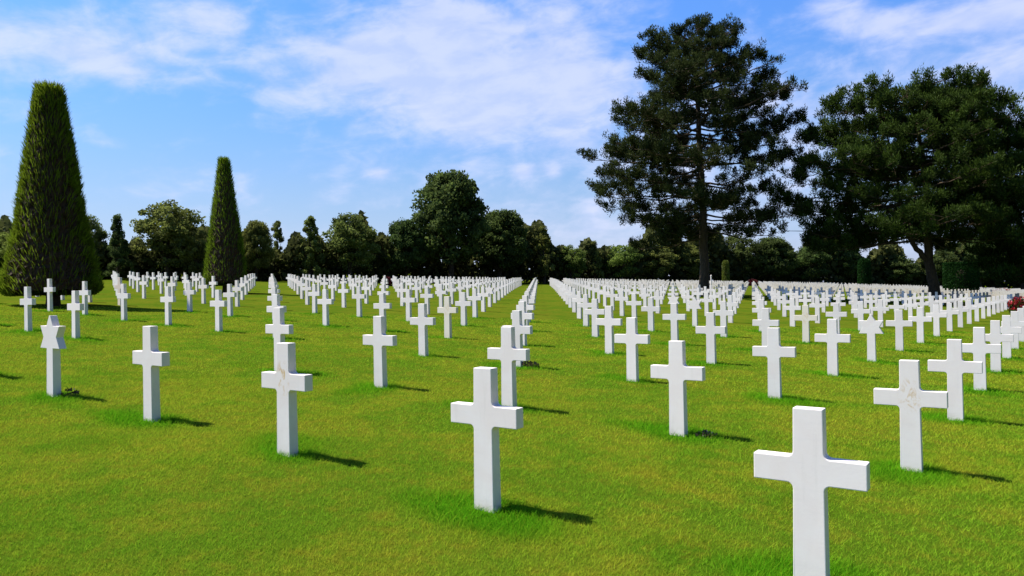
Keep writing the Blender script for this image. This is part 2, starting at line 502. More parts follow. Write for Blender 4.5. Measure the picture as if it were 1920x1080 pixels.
def far_graves():
    pts = np.array(cross_pts_low())
    n = len(pts)
    tmpl = np.array([(x, -thick(z), z) for x, z in pts] + [(x, thick(z), z) for x, z in pts])
    bm = bmesh.new()
    fr = [bm.verts.new(v) for v in tmpl[:n]]; bk = [bm.verts.new(v) for v in tmpl[n:]]
    bm.faces.new(fr); bm.faces.new(bk[::-1])
    for a in range(n):
        b = (a + 1) % n
        bm.faces.new((fr[a], bk[a], bk[b], fr[b]))
    bmesh.ops.recalc_face_normals(bm, faces=bm.faces[:])
    bmesh.ops.triangulate(bm, faces=bm.faces[:])
    bm.verts.index_update()
    tv = np.array([v.co[:] for v in bm.verts]); tf = np.array([[v.index for v in f.verts] for f in bm.faces])
    bm.free()
    V = []; Fc = []
    for k, (i, j, c, p) in enumerate(rest):
        a = YAW + rng.normal(0, 0.012); ca, sa = math.cos(a), math.sin(a)
        b = p + DEPH * 0.012
        x = tv[:, 0] * ca - tv[:, 1] * sa + b[0]; y = tv[:, 0] * sa + tv[:, 1] * ca + b[1]
        V.append(np.stack([x, y, tv[:, 2] + b[2] + rng.normal(0, 0.012)], 1)); Fc.append(tf + k * len(tv))
    V = np.concatenate(V); Fc = np.concatenate(Fc).ravel()
    o0 = V[0].copy(); o0[2] = float(ground(o0[0], o0[1]))
    me = mesh_np('distant_headstones', V - o0, Fc, 3, MAT_MARBLE)
    tag(obj('distant_headstones', me, loc=o0), 'dense far mass of tiny white crosses stretching to the dark trees', 'headstones', kind='stuff')
def cross_pts_low():
    r = [(HW0, -0.2), (half_w(ZA0), ZA0), (A_, ZA0), (A_, ZA1), (half_w(ZA1), ZA1), (HW1, 1.0)]
    return r + [(-x, z) for x, z in r[::-1]]
if rest: far_graves()

# ------------------------------------------------------------------ foliage builders
def leaf_arrays(P, length, width, axis=None, spread=1.0):
    """diamond leaves at P; axis biases the leaf direction"""
    n = len(P)
    u = rng.normal(size=(n, 3))
    if axis is not None: u = axis + u * spread
    u /= np.linalg.norm(u, axis=1)[:, None] + 1e-9
    v = np.cross(u, rng.normal(size=(n, 3))); v /= np.linalg.norm(v, axis=1)[:, None] + 1e-9
    L = (np.broadcast_to(length, n) * 0.5)[:, None]; W = (np.broadcast_to(width, n) * 0.5)[:, None]
    q = np.stack([P - u * L, P + v * W - u * L * 0.1, P + u * L, P - v * W - u * L * 0.1], 1)
    return q.reshape(-1, 3)

def leaf_mesh(name, P, length, width, tint, mat, axis=None, spread=1.0):
    V = leaf_arrays(P, length, width, axis, spread)
    return mesh_np(name, V, np.arange(len(V)), 4, mat, {'tint': np.repeat(tint, 4)})

def tube(path, radii, sides=7):
    path = np.asarray(path, float); radii = np.asarray(radii, float)
    n = len(path); V = []; Fc = []
    tan = np.gradient(path, axis=0); tan /= np.linalg.norm(tan, axis=1)[:, None] + 1e-9
    ref = np.array([0.31, 0.95, 0.1])
    for k in range(n):
        a = np.cross(tan[k], ref)
        if np.linalg.norm(a) < 0.1: a = np.cross(tan[k], [1, 0, 0])
        a /= np.linalg.norm(a); b = np.cross(tan[k], a)
        th = np.arange(sides) * 2 * np.pi / sides
        V.append(path[k] + radii[k] * (np.cos(th)[:, None] * a + np.sin(th)[:, None] * b))
    for k in range(n - 1):
        for s in range(sides):
            s2 = (s + 1) % sides
            Fc += [k * sides + s, k * sides + s2, (k + 1) * sides + s2, (k + 1) * sides + s]
    return np.concatenate(V), np.array(Fc)

class Wood:
    def __init__(s): s.V = []; s.F = []; s.n = 0
    def add(s, path, radii, sides=6):
        v, f = tube(path, radii, sides); s.V.append(v); s.F.append(f + s.n); s.n += len(v)
    def mesh(s, name, mat): return mesh_np(name, np.concatenate(s.V), np.concatenate(s.F), 4, mat, None, True)

def bez(a, b, c, n):
    t = np.linspace(0, 1, n)[:, None]
    return (1 - t) ** 2 * np.asarray(a) + 2 * t * (1 - t) * np.asarray(b) + t * t * np.asarray(c)

def clump_fill(centers, rad, per, flat=0.6, shell=0.35):
    """points in flattened ellipsoids, denser towards their skins"""
    n = len(centers) * per
    d = rng.normal(size=(n, 3)); d /= np.linalg.norm(d, axis=1)[:, None]
    r = rng.random(n) ** shell
    rr = np.repeat(rad, per)
    off = d * (r * rr)[:, None]; off[:, 2] *= flat
    return np.repeat(centers, per, axis=0) + off, d

def pine(label, base, trunk_paths, trunk_r, sil, zlo, zhi, nb, mat, per=150, pad=0.75, name='pine_tree', gap=None,
         leafL=0.34, leafW=0.10, rise=0.12, inner=0.38, barkm=None, twig=(9, 15), dense=1.0, jit=0.2, ztop=99.0, top_var=1.0):
    """open-grown pine: limbs out to the silhouette sil(z, az), needle pads on their outer part"""
    root = empty(name, base)
    tag(root, label, 'tree')
    wd = Wood()
    for k, (path, r0, r1) in enumerate(trunk_paths):
        path = np.asarray(path, float)
        n = len(path)
        tt = np.linspace(0, 1, n); t2 = np.linspace(0, 1, 28)
        P = np.stack([np.interp(t2, tt, path[:, q]) for q in range(3)], 1)
        for _ in range(3): P[1:-1] = (P[:-2] + 2 * P[1:-1] + P[2:]) / 4
        P[1:-1, :2] += rng.normal(0, 0.035, (26, 2))
        rr = r0 + (r1 - r0) * t2 ** 0.85
        if k == 0: rr[0] *= 1.45; rr[1] *= 1.12
        wd.add(P, rr, 10)
    main = np.asarray(trunk_paths[0][0], float)
    cen = []; rad = []; tnt = []
    az = rng.uniform(0, 6.28)
    for b in range(nb):
        f = (b + rng.random()) / nb
        z = zlo + (zhi - zlo) * f
        az += 2.399 + rng.normal(0, 0.35)
        paths = [np.asarray(p[0], float) for p in trunk_paths if p[0][0][2] <= z <= p[0][-1][2] + 0.5]
        tp = paths[rng.integers(len(paths))] if paths else main
        s = np.array([np.interp(z, tp[:, 2], tp[:, q]) for q in range(2)] + [z])
        Lr = sil(z, az) * rng.uniform(0.68, 1.04)
        if gap is not None and rng.random() < gap(z, az): continue
        d = np.array([math.cos(az), math.sin(az), 0])
        # silhouette is measured from the crown's axis (x = 0), limbs start at the trunk
        e = d * Lr
        fr = (z - zlo) / (zhi - zlo)
        e[2] = z + Lr * (rise + 0.22 * fr * rng.uniform(0.4, 1.3) - 0.15 * (1 - fr)) + rng.normal(0, 0.3)
        over = e[2] - (ztop - 0.75 - top_var * rng.random())
        if over > 0: e[2] -= over; e[:2] *= 0.9
        mid = (s + e) / 2 + np.array([0, 0, -0.10 * Lr + 0.1])
        br = bez(s, mid, e, 8)
        br[1:-1] += rng.normal(0, 0.05 * max(Lr, 1) * 0.3, (6, 3))
        L = np.linalg.norm(e - s)
        wd.add(br, np.linspace(0.026 + 0.0095 * L, 0.015, 8), 5)
        nt = int(rng.integers(twig[0], twig[1] + 1) * (0.45 + 0.09 * min(L, 9)))
        for q in range(nt + 2):
            u = 1.0 if q == 0 else inner + (1 - inner) * rng.random() ** 0.8
            k = u * 7; k0 = min(int(k), 6); pt = br[k0] + (br[k0 + 1] - br[k0]) * (k - k0)
            side = np.cross(d, [0, 0, 1]) * rng.choice([-1, 1])
            tl = (L * rng.uniform(0.10, 0.30) * (1.15 - 0.5 * u) + 0.35) if q else 0.3
            tip = pt + (d * 0.6 + side * rng.uniform(0.3, 1.1) * (q > 0)) * tl + np.array([0, 0, rng.uniform(0.0, 0.55) * tl])
            if tip[2] > ztop - 0.35 or math.hypot(tip[0], tip[1]) > sil(min(tip[2], ztop), math.atan2(tip[1], tip[0])) * 1.12 + 0.4: continue
            if q: wd.add(np.array([pt, (pt + tip) / 2 + [0, 0, -0.06 * tl], tip]), [0.028, 0.02, 0.01], 4)
            m = max(1, int(tl / 0.5 * dense))
            tw = rng.random()
            for e2 in range(m + 1):
                v = 1.0 if e2 == 0 else rng.uniform(0.3, 1.0)
                c2 = pt + (tip - pt) * v + rng.normal(0, jit, 3) * (e2 > 0) + [0, 0, 0.16]
                cen.append(c2); rad.append(pad * rng.uniform(0.6, 1.25)); tnt.append(np.clip(tw * 0.6 + rng.random() * 0.4, 0, 1))
    cen = np.array(cen); rad = np.array(rad); tnt = np.array(tnt)
    P, d = clump_fill(cen, rad, per, 1.2, 0.5)
    ax = d * 0.9 + np.array([0, 0, 0.75])
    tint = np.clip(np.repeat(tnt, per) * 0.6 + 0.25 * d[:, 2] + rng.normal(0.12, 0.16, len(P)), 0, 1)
    obj('trunk', wd.mesh('pine_trunk', barkm or MAT_BARK), root)
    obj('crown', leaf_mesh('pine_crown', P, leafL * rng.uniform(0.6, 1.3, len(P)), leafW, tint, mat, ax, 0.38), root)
    return root

def prof(tab):
    """silhouette from a table: (height, left reach, right reach); depth reach is their mean"""
    tab = np.array(sorted(tab)); 
    def f(z, az):
        l = np.interp(z, tab[:, 0], tab[:, 1]); r = np.interp(z, tab[:, 0], tab[:, 2])
        c = math.cos(az); m = 0.5 * (l + r)
        return (r * c * c if c > 0 else l * c * c) + m * (1 - c * c)
    return f

# tall open pine right of the aisle
def pine_one():
    b = T_PINE1; s = b[1] / F
    tab = [((555 - y) * s, (1321 - xl) * s, (xr - 1321) * s) for y, xl, xr in
           [(36, 1300, 1345), (80, 1215, 1395), (130, 1200, 1430), (165, 1150, 1465), (215, 1135, 1500), (250, 1100, 1515), (310, 1104, 1510),
            (350, 1110, 1500), (400, 1155, 1480), (445, 1185, 1440)]]
    path = [(0, 0, -0.4), (0.05, 0, 3), (0.0, 0.1, 7), (-0.15, 0.1, 12), (-0.35, 0, 17), (-0.5, 0, 19.5), (-0.6, 0, 21.2)]
    H = (555 - 36) * s
    def gap(z, az):   # the right-hand middle of the crown is thin
        c = math.cos(az)
        return 0.25 if (c > 0.15 and z < 14.5) else 0.0
    pine('tall open pine with layered dark crown standing right of the central aisle', b, [(path, 0.46, 0.06)], 0.46, prof(tab),
         4.8, H - 1.2, 128, MAT_PINE, per=60, pad=0.36, gap=gap, leafL=0.24, leafW=0.060, inner=0.22, rise=0.06, twig=(11, 16), dense=0.85, jit=0.12, ztop=H)
pine_one()

# broad leaning pine at right
def pine_two():
    b = T_PINE2; s = b[1] / F
    ax = 1700
    tab = [((570 - y) * s, (ax - xl) * s, (xr - ax) * s) for y, xl, xr in
           [(134, 1650, 1740), (160, 1640, 1815), (190, 1560, 1830), (230, 1530, 1855), (300, 1490, 1870), (350, 1470, 1885),
            (400, 1455, 1885), (440, 1470, 1860)]]
    def q(x, y): return ((x - 1756) * s, 0, (570 - y) * s)
    main = [q(1758, 580), q(1748, 530), q(1741, 480), q(1744, 420), q(1742, 340), q(1725, 240), q(1705, 160)]
    limb = [q(1741, 490), q(1708, 452), q(1694, 400), q(1684, 320), q(1660, 220)]
    limb2 = [q(1744, 420), q(1765, 370), q(1790, 290), q(1805, 200)]
    H = (570 - 134) * s
    f0 = prof(tab); off = (ax - 1756) * s
    def sil(z, az): return max(0.6, f0(z, az) + off * math.cos(az))
    pine('broad dark green pine with a leaning reddish trunk at right', b, [(main, 0.50, 0.07), (limb, 0.24, 0.05), (limb2, 0.2, 0.04)], 0.5, sil,
         5.2, H - 1.2, 132, MAT_PINE2, per=58, pad=0.42, leafL=0.27, leafW=0.065, inner=0.18, rise=0.06, dense=1.1, jit=0.15, ztop=H, top_var=3.2, twig=(8, 13))
pine_two()

def pine_three():
    b = T_PINE3; s = b[1] / F
    tab = [((590 - y) * s, (1968 - xl) * s, (1968 - xl) * s) for y, xl in
           [(215, 1940), (245, 1880), (300, 1850), (360, 1835), (420, 1830), (480, 1835), (515, 1860)]]
    H = (590 - 215) * s
    path = [(0, 0, -0.4), (0.1, 0, 4), (0, 0, 9), (0.1, 0, H)]
    pine('dark layered pine cut off by the right edge of the picture', b, [(path, 0.42, 0.06)], 0.42, prof(tab),
         2.8, H - 1.0, 92, MAT_PINE2, per=50, pad=0.42, leafL=0.27, leafW=0.065, inner=0.18, rise=-0.03, twig=(9, 14), ztop=H)
pine_three()

# ------------------------------------------------------------------ clipped yews
def yew(label, base, tab, trunk_r, z_bot, nleaf, seed_az=0.0):
    """tab: (height, radius) of the clipped cone"""
    tab = np.array(sorted(tab)); tab[:, 1] = tab[:, 1] * 0.935 - 0.095; tab[:, 0] *= 0.985; z0, z1 = tab[0, 0], tab[-1, 0]
    root = empty('yew_tree', base); tag(root, label, 'tree', 'clipped yew cones')
    wd = Wood(); wd.add([(0, 0, -0.3), (0.02, 0, z_bot * 0.5), (0, 0.02, z_bot + 0.5), (0, 0, z1 * 0.6)],
                        [trunk_r * 1.25, trunk_r, trunk_r * 0.95, trunk_r * 0.3], 10)
    for k in range(7):
        a = k * 0.9 + seed_az
        wd.add(bez((0, 0, z_bot * 0.75), (math.cos(a) * 0.3, math.sin(a) * 0.3, z_bot), (math.cos(a) * 0.9, math.sin(a) * 0.9, z_bot + 0.35), 5), np.linspace(0.09, 0.04, 5), 5)
    obj('trunk', wd.mesh('yew_trunk', MAT_BARK2), root)
    # inner twigs: a dark rough body inside the needle skin
    nz, na = 60, 72
    zz = np.linspace(z0 + 0.05, z1 - 0.10, nz); aa = np.arange(na) * 2 * np.pi / na
    r = np.interp(zz, tab[:, 0], tab[:, 1])
    rr = r[:, None] * (0.95 + 0.035 * rng.normal(size=(nz, na))) - 0.05
    rr[0] *= 0.25; rr[-1] *= 0.1
    V = np.stack([rr * np.cos(aa), rr * np.sin(aa), np.repeat(zz[:, None], na, 1) + rng.normal(0, 0.02, (nz, na))], -1).reshape(-1, 3)
    idx = np.arange(nz * na).reshape(nz, na); nx = np.roll(idx, -1, 1)
    f = np.stack([idx[:-1], nx[:-1], nx[1:], idx[1:]], -1).reshape(-1)
    obj('twig_body', mesh_np('yew_twig_body', V, f, 4, MAT_YEWCORE), root)
    # needle sprays on the skin
    area = np.interp(np.linspace(z0, z1, 400), tab[:, 0], tab[:, 1]); cdf = np.cumsum(area); cdf /= cdf[-1]
    z = np.interp(rng.random(nleaf), cdf, np.linspace(z0, z1, 400))
    a = rng.uniform(0, 2 * np.pi, nleaf)
    # needles thinned towards the camera: the dark core imitates shade; other sides stay green
    bare = np.cos(a - R(-66)) > 0.55 + 0.12 * np.sin(z * 3.1) + 0.1 * np.sin(z * 7.7 + 1)  # mask of the thinned side that stands in for shade
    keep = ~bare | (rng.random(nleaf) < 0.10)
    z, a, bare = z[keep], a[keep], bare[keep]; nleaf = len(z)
    rs = np.interp(z, tab[:, 0], tab[:, 1])
    lump = 0.035 * np.sin(a * 5 + z * 2.1) + 0.03 * np.sin(a * 11 - z * 4.3) + 0.025 * np.sin(z * 9 + a * 3)
    rad = rs * (1 + lump) - rng.random(nleaf) ** 1.5 * 0.18
    P = np.stack([rad * np.cos(a), rad * np.sin(a), z], 1)
    ax = np.stack([np.cos(a) * 1.0, np.sin(a) * 1.0, np.full(nleaf, 0.75)], 1)
    tint = np.clip(rng.normal(0.62, 0.25, nleaf) + 0.8 * lump / 0.05 * 0.2 - 0.62 * bare, 0, 1)     # needles left on the thinned side are browned to stand in for shade
    # fresh shoots sticking out, most of them near the top
    ns = nleaf // 10
    zs = z1 - (z1 - z0) * rng.random(ns) ** 1.25; as_ = rng.uniform(0, 6.28, ns); r2 = np.interp(zs, tab[:, 0], tab[:, 1]) + 0.03
    P2 = np.stack([r2 * np.cos(as_), r2 * np.sin(as_), zs + 0.05], 1)
    ax2 = np.stack([np.cos(as_) * 0.55, np.sin(as_) * 0.55, np.full(ns, 1.0)], 1)
    nt = 260; at = rng.uniform(0, 6.28, nt); rt = tab[-1, 1] * np.sqrt(rng.random(nt))
    P3 = np.stack([rt * np.cos(at), rt * np.sin(at), np.full(nt, z1 + 0.0) - 0.06 * rt / tab[-1, 1]], 1)
    ax3 = np.stack([np.cos(at) * 0.3, np.sin(at) * 0.3, np.ones(nt)], 1)
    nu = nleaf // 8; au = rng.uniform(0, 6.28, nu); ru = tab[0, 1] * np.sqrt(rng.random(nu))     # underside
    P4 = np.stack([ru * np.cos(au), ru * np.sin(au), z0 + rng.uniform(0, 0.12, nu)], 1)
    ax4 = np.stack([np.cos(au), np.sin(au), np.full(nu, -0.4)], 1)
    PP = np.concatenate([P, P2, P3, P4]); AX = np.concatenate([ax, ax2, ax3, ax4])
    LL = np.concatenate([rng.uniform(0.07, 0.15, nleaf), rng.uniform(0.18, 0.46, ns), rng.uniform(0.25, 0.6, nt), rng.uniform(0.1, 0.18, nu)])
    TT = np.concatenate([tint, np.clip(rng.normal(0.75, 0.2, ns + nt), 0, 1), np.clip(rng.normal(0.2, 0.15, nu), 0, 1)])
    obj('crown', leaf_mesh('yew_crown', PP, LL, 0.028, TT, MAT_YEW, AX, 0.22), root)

s = T_YEW1[1] / F
yew('tall clipped yew cone with flat top and bare trunk at far left', T_YEW1,
    [((574 - y) * s, r * s) for y, r in [(553, 82), (545, 92), (530, 92), (498, 84), (431, 69), (333, 56), (250, 43), (170, 29), (158, 25)]],
    0.22, (574 - 550) * s, 66000)
s = T_YEW2[1] / F
yew('smaller clipped yew cone between the rows at left, nearer the woods', T_YEW2,
    [((550 - y) * s, r * s) for y, r in [(536, 40), (528, 44), (470, 37.5), (400, 27.5), (330, 17), (303, 13), (297, 11)]],
    0.2, (550 - 532) * s, 40000, 0.5)

# ------------------------------------------------------------------ woods behind the graves
BZ = np.array([(-300, 52), (0, 57), (250, 66), (480, 75), (640, 83), (730, 88), (870, 98), (1000, 108), (1100, 120), (1200, 134), (1300, 148), (1400, 160),
               (1500, 165), (1600, 178), (1750, 195), (1900, 205), (2300, 215)], float)
def edge(px): return float(np.interp(px, BZ[:, 0], BZ[:, 1]))

def unit_broadleaf(kind, n_cl, per, leaf):
    """trunk and crown meshes of a 10 m tree, 8 m wide"""
    wd = Wood()
    cen = []; rad = []
    top = 9.2
    tr = np.array([(0, 0, -0.5), (0.1, 0, 2), (0, 0.1, 4.5), (0.1, 0, 7.5)]) + np.concatenate([np.zeros((1, 3)), rng.normal(0, 0.12, (3, 3)) * [1, 1, 0]])
    wd.add(tr, [0.34, 0.24, 0.18, 0.06], 8)
    for k in range(n_cl):
        if kind == 'round':
            d = rng.normal(size=3); d /= np.linalg.norm(d); rr = rng.random() ** 0.4
            p = np.array([d[0] * 3.4 * rr, d[1] * 3.4 * rr, 5.3 + d[2] * 3.9 * rr])
        elif kind == 'dome':
            a = rng.uniform(0, 6.28); z = 2.2 + 7.1 * rng.random() ** 0.85
            w = 3.7 * math.sqrt(max(0.03, 1 - ((z - 3.9) / 5.9) ** 2)) if z > 3.9 else 3.7 * (0.55 + 0.45 * (z - 2.2) / 1.7)
            r = w * rng.random() ** 0.4
            p = np.array([math.cos(a) * r, math.sin(a) * r, z])
        elif kind == 'spire':
            a = rng.uniform(0, 6.28); z = 1.2 + 8.5 * rng.random() ** 1.25
            w = 3.3 * (1 - (z - 1.2) / 8.7) ** 0.75 + 0.12
            r = w * rng.random() ** 0.45
            p = np.array([math.cos(a) * r, math.sin(a) * r, z - 0.12 * r])
        else:   # sparse, ragged top
            a = rng.uniform(0, 6.28); z = 1.8 + 7.8 * rng.random()
            w = (3.5 if z < 5.5 else 3.5 * (1 - (z - 5.5) / 4.6) + 0.5) * (0.7 + 0.5 * math.sin(a * 2 + z))
            r = abs(w) * rng.random() ** 0.5
            p = np.array([math.cos(a) * r, math.sin(a) * r, z])
        cen.append(p); rad.append(rng.uniform(0.55, 1.05) * (0.75 if kind in ('spire', 'sparse') else 1.0))
        if k % 4 == 0:
            z0 = min(max(p[2] - 1.2 - 0.4 * math.hypot(p[0], p[1]), 1.5), 7.2)
            s0 = np.array([np.interp(z0, tr[:, 2], tr[:, 0]), np.interp(z0, tr[:, 2], tr[:, 1]), z0])
            wd.add(bez(s0, (s0 + p) / 2 + [0, 0, 0.3], p, 5), np.linspace(0.09, 0.02, 5), 5)
    cen = np.array(cen); rad = np.array(rad)
    P, d = clump_fill(cen, rad, per, 0.75, 0.45)
    tn = rng.random(len(cen))
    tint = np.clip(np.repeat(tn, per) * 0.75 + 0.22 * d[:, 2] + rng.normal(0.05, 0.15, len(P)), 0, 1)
    return P, tint, wd, leaf

VARS = {}
for kind, cnt in (('round', 3), ('dome', 2), ('spire', 2), ('sparse', 2)):
    for q in range(cnt):
        P, tint, wd, leaf = unit_broadleaf(kind, {'round': 110, 'dome': 260, 'spire': 110, 'sparse': 75}[kind], 110, 0.31)
        tm = wd.mesh('tree_trunk', MAT_BARK2)
        for key, m in (('w', MAT_WOOD), ('g', MAT_WOOD2), ('p', MAT_DOME)):
            cm = leaf_mesh('tree_crown', P, leaf * rng.uniform(0.6, 1.3, len(P)), 0.21, tint, m) if key == 'w' else VARS[(kind, q, 'w')][1].copy()
            cm.materials[0] = m
            VARS[(kind, q, key)] = (tm, cm)

def wood_tree(name, label, px, top, w, kind, q, m, back=5.0, group='trees of the wood behind the graves'):
    Z = edge(px) + back
    b = at_depth(px, Z)
    h = top_height(px, top, b)
    wid = w * Z / F
    root = empty(name, b, rng.uniform(0, 6.28))
    tm, cm = VARS[(kind, q, m)]
    root.scale = (wid / 8.0, wid / 8.0, h / 9.9)
    obj('trunk', tm, root); obj('crown', cm, root)
    tag(root, label, 'tree', group)

WOODS = [
 ('woodland_tree', 'dark woodland tree half hidden behind the left side of the tall yew', 10, 418, 90, 'round', 0, 'g', 4),
 ('woodland_tree', 'bushy tree close behind the tall yew, on its right', 172, 398, 70, 'round', 1, 'w', 8),
 ('conifer_tree', 'dark pointed conifer between the tall yew and the broad spreading tree', 222, 402, 62, 'spire', 0, 'p', 4),
 ('woodland_tree', 'broad spreading olive green tree standing between the two yew cones', 318, 366, 142, 'round', 2, 'w', 5),
 ('woodland_tree', 'low bushy tree filling the gap beside the smaller yew, on its left', 372, 432, 70, 'round', 0, 'w', 3),
 ('woodland_tree', 'upright green tree directly right of the smaller yew', 482, 413, 62, 'dome', 0, 'w', 5),
 ('woodland_tree', 'thin ragged tree with an open wispy top right of the smaller yew', 522, 414, 50, 'sparse', 0, 'w', 9),
 ('woodland_tree', 'small pointed olive tree left of the leafy round tree', 583, 405, 74, 'spire', 1, 'w', 6),
 ('woodland_tree', 'leafy round green tree midway between the smaller yew and the domed pine', 657, 394, 122, 'round', 1, 'w', 5),
 ('woodland_tree', 'low dark tree filling the dip left of the domed pine', 722, 455, 70, 'round', 0, 'g', 8),
 ('woodland_tree', 'dark bushy tree leaning against the left flank of the domed pine', 762, 410, 86, 'dome', 1, 'p', 6),
 ('domed_pine', 'large dark domed pine, tallest tree of the wood near the centre', 846, 320, 152, 'dome', 0, 'p', 3),
 ('domed_pine', 'second dark domed pine overlapping the tallest one on its right', 938, 391, 118, 'dome', 1, 'p', 6),
 ('woodland_tree', 'thin topped tree above the end of the central grass aisle', 1020, 424, 66, 'sparse', 1, 'w', 4),
 ('woodland_tree', 'low dark tree just right of the end of the central aisle', 1072, 455, 66, 'round', 2, 'g', 5),
 ('woodland_tree', 'small dark pointed tree left of the rounded light green tree', 1115, 452, 46, 'spire', 0, 'w', 6),
 ('woodland_tree', 'rounded lighter green tree left of the tall pine', 1162, 445, 96, 'round', 0, 'g', 5),
 ('woodland_tree', 'olive tree under the left branches of the tall pine', 1228, 452, 90, 'round', 1, 'w', 6),
 ('woodland_tree', 'bushy tree immediately left of the tall pine trunk', 1286, 458, 84, 'dome', 0, 'w', 8),
 ('woodland_tree', 'dark rounded tree just right of the tall pine trunk', 1384, 432, 96, 'round', 2, 'p', 10),
 ('woodland_tree', 'dark tree with an uneven top under the right branches of the tall pine', 1448, 443, 84, 'dome', 1, 'p', 6),
 ('woodland_tree', 'dark rounded tree left of the broad leaning pine', 1516, 446, 96, 'round', 0, 'p', 5),
 ('woodland_tree', 'dark bushy tree beside the green clipped column', 1575, 440, 76, 'dome', 0, 'p', 9),
 ('woodland_tree', 'low dark tree left of the leaning pine trunk', 1682, 476, 84, 'round', 1, 'p', 6),
 ('woodland_tree', 'dark tree behind the leaning pine trunk', 1760, 466, 92, 'round', 2, 'p', 4),
 ('woodland_tree', 'dark tree behind the wide clipped hedge block', 1838, 438, 96, 'dome', 1, 'p', 5),
 ('woodland_tree', 'dark tree beside the right edge of the picture, behind the graves', 1915, 428, 100, 'round', 0, 'p', 6),
]
for a in WOODS: wood_tree(*a)

def wood_mass():
    """understorey and far trees that close the view between the nearer trunks"""
    n = 52000
    px = rng.uniform(-160, 2080, n)
    Z = np.array([edge(v) for v in px]) + rng.uniform(6, 17, n)
    X = (px - 960) / F * Z
    zg = ground(X, Z)
    top = 0.072 * Z * (0.80 + 0.22 * np.sin(px * 0.021) + 0.16 * np.sin(px * 0.057 + 1) + 0.10 * np.sin(px * 0.15)) * np.where((px > 1608) & (px < 1652), 0.72, 1.0)
    h = top * rng.random(n) ** 0.8
    P = np.stack([X, Z, zg + h], 1)
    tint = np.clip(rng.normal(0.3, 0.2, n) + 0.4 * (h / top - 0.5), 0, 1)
    Lf = 0.0085 * Z * rng.uniform(0.7, 1.4, n)
    o = np.array([P[:, 0].mean(), P[:, 1].mean(), 0]); o[2] = float(ground(o[0], o[1]))
    me = leaf_mesh('background_wood', P - o, Lf, Lf * 0.7, tint, MAT_DEEP)
    tag(obj('background_wood', me, loc=o), 'dark continuous understorey closing the wood behind the trees', 'wood', kind='stuff')
wood_mass()

# ------------------------------------------------------------------ clipped shrubs, flowers, post
def clipped(name, label, px, Z, ytop, w, mat, shape, n=6000):
    b = at_depth(px, Z); h = top_height(px, ytop, b); wd_ = w * Z / F
    root = empty(name, b); tag(root, label, 'shrub')
    a = rng.uniform(0, 6.28, n); z = rng.random(n)
    if shape == 'cone': rr = (1 - z) ** 0.7 * 0.95 + 0.05
    elif shape == 'column': rr = np.where(z < 0.85, 1.0 - 0.12 * z, 0.9 * np.sqrt(np.clip(1 - ((z - 0.85) / 0.16) ** 2, 0, 1)))
    else: rr = np.where(z < 0.9, 1.0, 0.97)
    rr = rr * np.where(rng.random(n) < 0.62, rng.uniform(0.9, 1.03, n), np.sqrt(rng.random(n)))
    zz = np.where((rng.random(n) < 0.2) & (shape == 'block'), rng.uniform(0.94, 1.0, n), z)
    P = np.stack([np.cos(a) * rr * wd_ / 2, np.sin(a) * rr * wd_ / 2, zz * h], 1)
    ax = np.stack([np.cos(a), np.sin(a), np.full(n, 0.6)], 1)
    L = max(0.16, 0.0016 * Z)
    obj('foliage', leaf_mesh('clipped_foliage', P, L, L * 0.6, np.clip(rng.normal(0.45, 0.25, n), 0, 1), mat, ax, 0.8), root)
    w2 = Wood(); rc = wd_ * 0.5 * 0.40; w2.add([(0, 0, -0.2), (0, 0, 0.02), (0, 0, 0.06), (0, 0, h * 0.74), (0, 0, h * 0.8)], [0.12, 0.12, rc, rc * (0.3 if shape == 'cone' else 0.92), 0.05], 14); obj('stem', w2.mesh('shrub_stem', MAT_BARK2), root)

clipped('clipped_column', 'narrow golden green clipped column beside the tall pine trunk', 1361, 132, 488, 14, MAT_CLIP2, 'column', 3000)
clipped('clipped_column', 'dark green clipped column in the gap left of the leaning pine', 1621, 150, 484, 24, MAT_CLIP, 'column', 9000)
clipped('hedge_block', 'wide dark green clipped hedge block right of the leaning pine trunk', 1802, 96, 492, 58, MAT_CLIP, 'block', 26000)

def leafy(name, label, cat, loc, n, size, spread, parts, stem=True):
    root = empty(name, loc); tag(root, label, cat)
    for pn, mat, nn, L, zlo, zhi in parts:
        a = rng.uniform(0, 6.28, nn); r = np.sqrt(rng.random(nn)) * spread; z = rng.uniform(zlo, zhi, nn) * size * (1 - 0.35 * (r / spread) ** 2)
        P = np.stack([np.cos(a) * r, np.sin(a) * r, z], 1)
        obj(pn, leaf_mesh(pn, P, L * rng.uniform(0.6, 1.3, nn), L * 0.55, rng.random(nn), mat, np.stack([np.cos(a) * .6, np.sin(a) * .6, np.ones(nn)], 1), 0.7), root)
    return root

def at_pixel(px, py):
    d = ray(px, py)
    t = 10.0
    for _ in range(40):
        p = CAM + d * t
        t += (float(ground(p[0], p[1])) - p[2]) / d[2] if abs(d[2]) > 1e-6 else 0
    p = CAM + d * t
    return np.array([p[0], p[1], float(ground(p[0], p[1]))])

